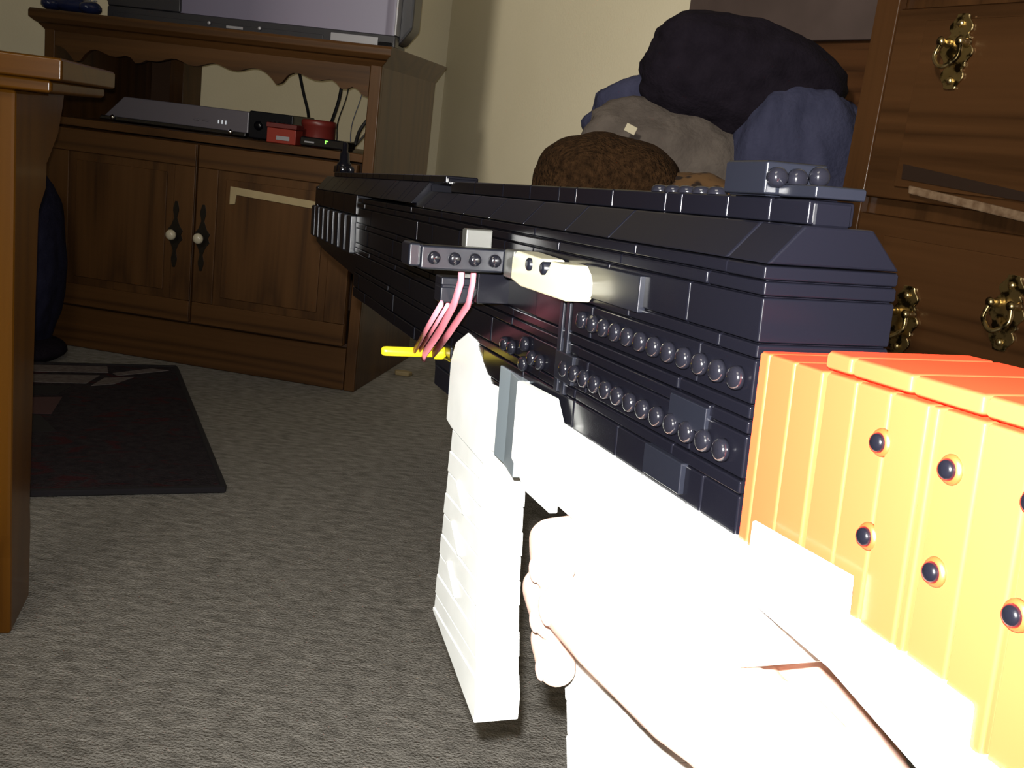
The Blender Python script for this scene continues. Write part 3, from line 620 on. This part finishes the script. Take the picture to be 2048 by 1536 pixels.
# --- white magazine: a stack of bricks between two raked edges
def stack(name, label, front, rear, y0, y1, zt, zb, h_, m, core_in=.0012, lip=0):
    def ip(c, z):
        for (xa, za), (xb, zb_) in zip(c[:-1], c[1:]):
            if za >= z >= zb_: return xa + (xb - xa) * (za - z) / (za - zb_)
        return c[0][0] if z > c[0][1] else c[-1][0]
    n = 8; zz = [zt + (zb - zt) * i / n for i in range(n + 1)]
    core = prism(name, [(ip(front, z) - core_in, z) for z in zz] + [(ip(rear, z) + core_in, z) for z in zz[::-1]], 1, y0 + core_in, y1 - core_in, m, gun); core['label'] = label
    z = zt; i = 0
    while z > zb + .003:
        z2 = max(z - h_, zb); j = (.0003 if i % 2 else 0)
        prism('brick', [(ip(front, z) + j, z - .0001), (ip(front, z2) + j, z2 + .0001), (ip(rear, z2) - j, z2 + .0001), (ip(rear, z) - j, z - .0001)], 1, y0 - j, y1 + j, m, core, .0006); z = z2; i += 1
    return core
mg = stack('magazine', 'white magazine', [(.2752, -.106), (.2799, -.145), (.2872, -.2072)], [(.2180, -.106), (.2120, -.17), (.2015, -.2165)], -.0205, 0, -.1065, -.2070, .0115, M['white'])
prism('magazine_foot', [(.2878, -.2066), (.2885, -.2090), (.2010, -.2275), (.2005, -.2160), (.2040, -.2066)], 1, -.0210, .0005, M['white'], mg, .0006)
for z, dx in ((-.128, 0), (-.150, .004), (-.172, .006)):
    prism('diagonal_bead', [(.2560 + dx, z), (.2600 + dx, z - .001), (.2420 + dx, z - .0130), (.2380 + dx, z - .0120)], 1, 0, .0016, M['white'], mg, .0005)
# --- pistol grip
gp = stack('pistol_grip', 'white pistol grip', [(.1180, -.118), (.1033, -.1541), (.0927, -.1862), (.082, -.22)], [(.0650, -.118), (.0560, -.1541), (.0480, -.1862), (.038, -.22)], -.0330, -.0010, -.118, -.2170, .0115, M['white'])
# --- orange stock: bricks laid on end
stk = part('stock', M['orange'], [(-.0025, -.0215), (-.0025, -.0775), (-.2690, -.0775), (-.2690, -.0215)], -.0374, -.0010, 'orange stock')
x = -.0010; i = 0
while x > -.268:
    w_ = .0048 if i == 0 else (.0029 if i in (6, 11) else .0114); x1 = x - w_; j = .0003 * (i % 3) + (.0007 if i == 6 else 0)
    brick(x1, x, -.0384, j, -.0790, -.0205, M['orange'], stk, b=.0008, gap=.0002); x = x1; i += 1
x = -.0273; i = 0
while x > -.265:
    L_ = (1, 2, 2, 3, 2)[i % 5] * u; brick(x - L_, x, -.0384, -.0002, -.0203, -.0160, M['orange'], stk, 'top_tile', .0009, .0002); x -= L_; i += 1
pin = stud_me('pin', .0021, .0022, M['black'], 18, 'y'); ring = stud_me('pin_hole_shade', .0029, .0014, mat('shaded_orange_plastic', (.5, .03, .006), .4), 20, 'y')  # raised rings, coloured darker for the shade inside the pin holes
for k in range(6):
    for z in (-.0310, -.0506):
        x = -.0507 - k * .0200
        stud(x, .0, z, 'y', stk, ring, 'pin_hole_shade'); stud(x, .0004, z, 'y', stk, pin, 'pin')
# --- white cheek beams along the foot of the stock
cb = prism('stock_beam', [(-.0115, -.0675), (-.0505, -.0684), (-.0853, -.0694), (-.0857, -.0774), (-.125, -.0785), (-.20, -.100), (-.20, -.118), (-.0756, -.0878), (-.0458, -.0817), (-.0115, -.0800)], 1, -.0300, .0018, M['white'], gun, .0007)
cb['label'] = 'white beam under the stock'
prism('side_plate', [(-.0122, -.0598), (-.0505, -.0590), (-.0510, -.0690), (-.0122, -.0690)], 1, .0019, .0034, M['white'], cb, .0006)

# ------------------------------------------------------------------ person: right hand closed round the grip
def flesh(chains, vox, name):
    bm = bmesh.new()
    def ball(c, r_):
        bmesh.ops.create_icosphere(bm, subdivisions=2, radius=r_, matrix=Matrix.Translation(c))
    for ch_ in chains:
        P = [Vector(c[:3]) for c in ch_]; Rr = [c[3] for c in ch_]
        for i in range(len(P) - 1):
            d = (P[i + 1] - P[i]).length; n = max(2, int(d / (min(Rr[i], Rr[i + 1]) * .28)))
            for k in range(n + 1):
                t = k / n; ball(P[i].lerp(P[i + 1], t), Rr[i] + (Rr[i + 1] - Rr[i]) * t)
    me = bpy.data.meshes.new(name); bm.to_mesh(me); bm.free()
    o = bpy.data.objects.new(name, me); COL.objects.link(o)
    m1 = o.modifiers.new('r', 'REMESH'); m1.mode = 'VOXEL'; m1.voxel_size = vox; m1.use_smooth_shade = True
    m2 = o.modifiers.new('s', 'SMOOTH'); m2.factor = .6; m2.iterations = 6
    dg = bpy.context.evaluated_depsgraph_get(); me2 = bpy.data.meshes.new_from_object(o.evaluated_get(dg)); bpy.data.objects.remove(o); me2.name = name
    return smooth(me2)
ch_ = []
fing = [  # knuckle, PIP, DIP, tip (x, y, z, r)
    [(.062, -.056, -.098, .0115), (.106, -.054, -.107, .0100), (.120, -.028, -.1085, .0090), (.1150, .004, -.1095, .0088), (.095, .0105, -.112, .0082)],
    [(.056, -.057, -.116, .0112), (.104, -.052, -.124, .0098), (.118, -.026, -.1255, .0090), (.1130, .006, -.1265, .0086), (.090, .0110, -.128, .0078)],
    [(.050, -.055, -.134, .0102), (.094, -.050, -.140, .0088), (.107, -.026, -.1415, .0080), (.1050, .005, -.1425, .0078), (.086, .0095, -.144, .0072)]]
ch_ += fing
ch_.append([(.064, -.058, -.088, .0112), (.110, -.0575, -.080, .0095), (.140, -.053, -.078, .0085), (.160, -.050, -.080, .0078)])      # index along the far side
ch_.append([(-.018, -.010, -.1180, .0165), (.004, .006, -.1120, .0150), (.040, .0135, -.1120, .0118), (.068, .0140, -.1145, .0100)])  # thumb over the near side
for a in ((.062, -.058, -.090, .014), (.056, -.056, -.110, .014), (.050, -.055, -.132, .0135)):
    ch_.append([a, (.015, -.042, -.131, .019), (-.030, -.020, -.134, .0235)])
ch_.append([(.030, -.040, -.160, .017), (-.010, -.025, -.150, .022), (-.034, -.016, -.142, .0235)])
ch_.append([(.028, -.015, -.118, .015), (-.008, -.010, -.124, .018), (-.030, -.016, -.134, .0235)])
ch_.append([(-.026, -.006, -.1370, .0230), (-.042, .000, -.1620, .0240), (-.062, .000, -.203, .028), (-.115, -.012, -.275, .037), (-.165, -.014, -.345, .042)])
hand = empty('person', 'right hand of a person gripping the white pistol grip', 'person'); hand.matrix_world = GM
hm = link('body', flesh(ch_, .0016, 'body'), M['skin'], hand)
nm = mat('fingernail', (.72, .48, .42), .3)
for c_, r_ in (((.0935, .0178, -.1120), (.0048, .0010, .0040)), ((.0885, .0180, -.1280), (.0046, .0010, .0038)), ((.0845, .0160, -.1440), (.0042, .0010, .0034)), ((.0665, .0230, -.1145), (.0062, .0012, .0048))):
    blob('fingernail', c_, r_, nm, None, None, amp=0, sub=3, parent=hand)
# dark blue sleeve is out of frame behind the wrist
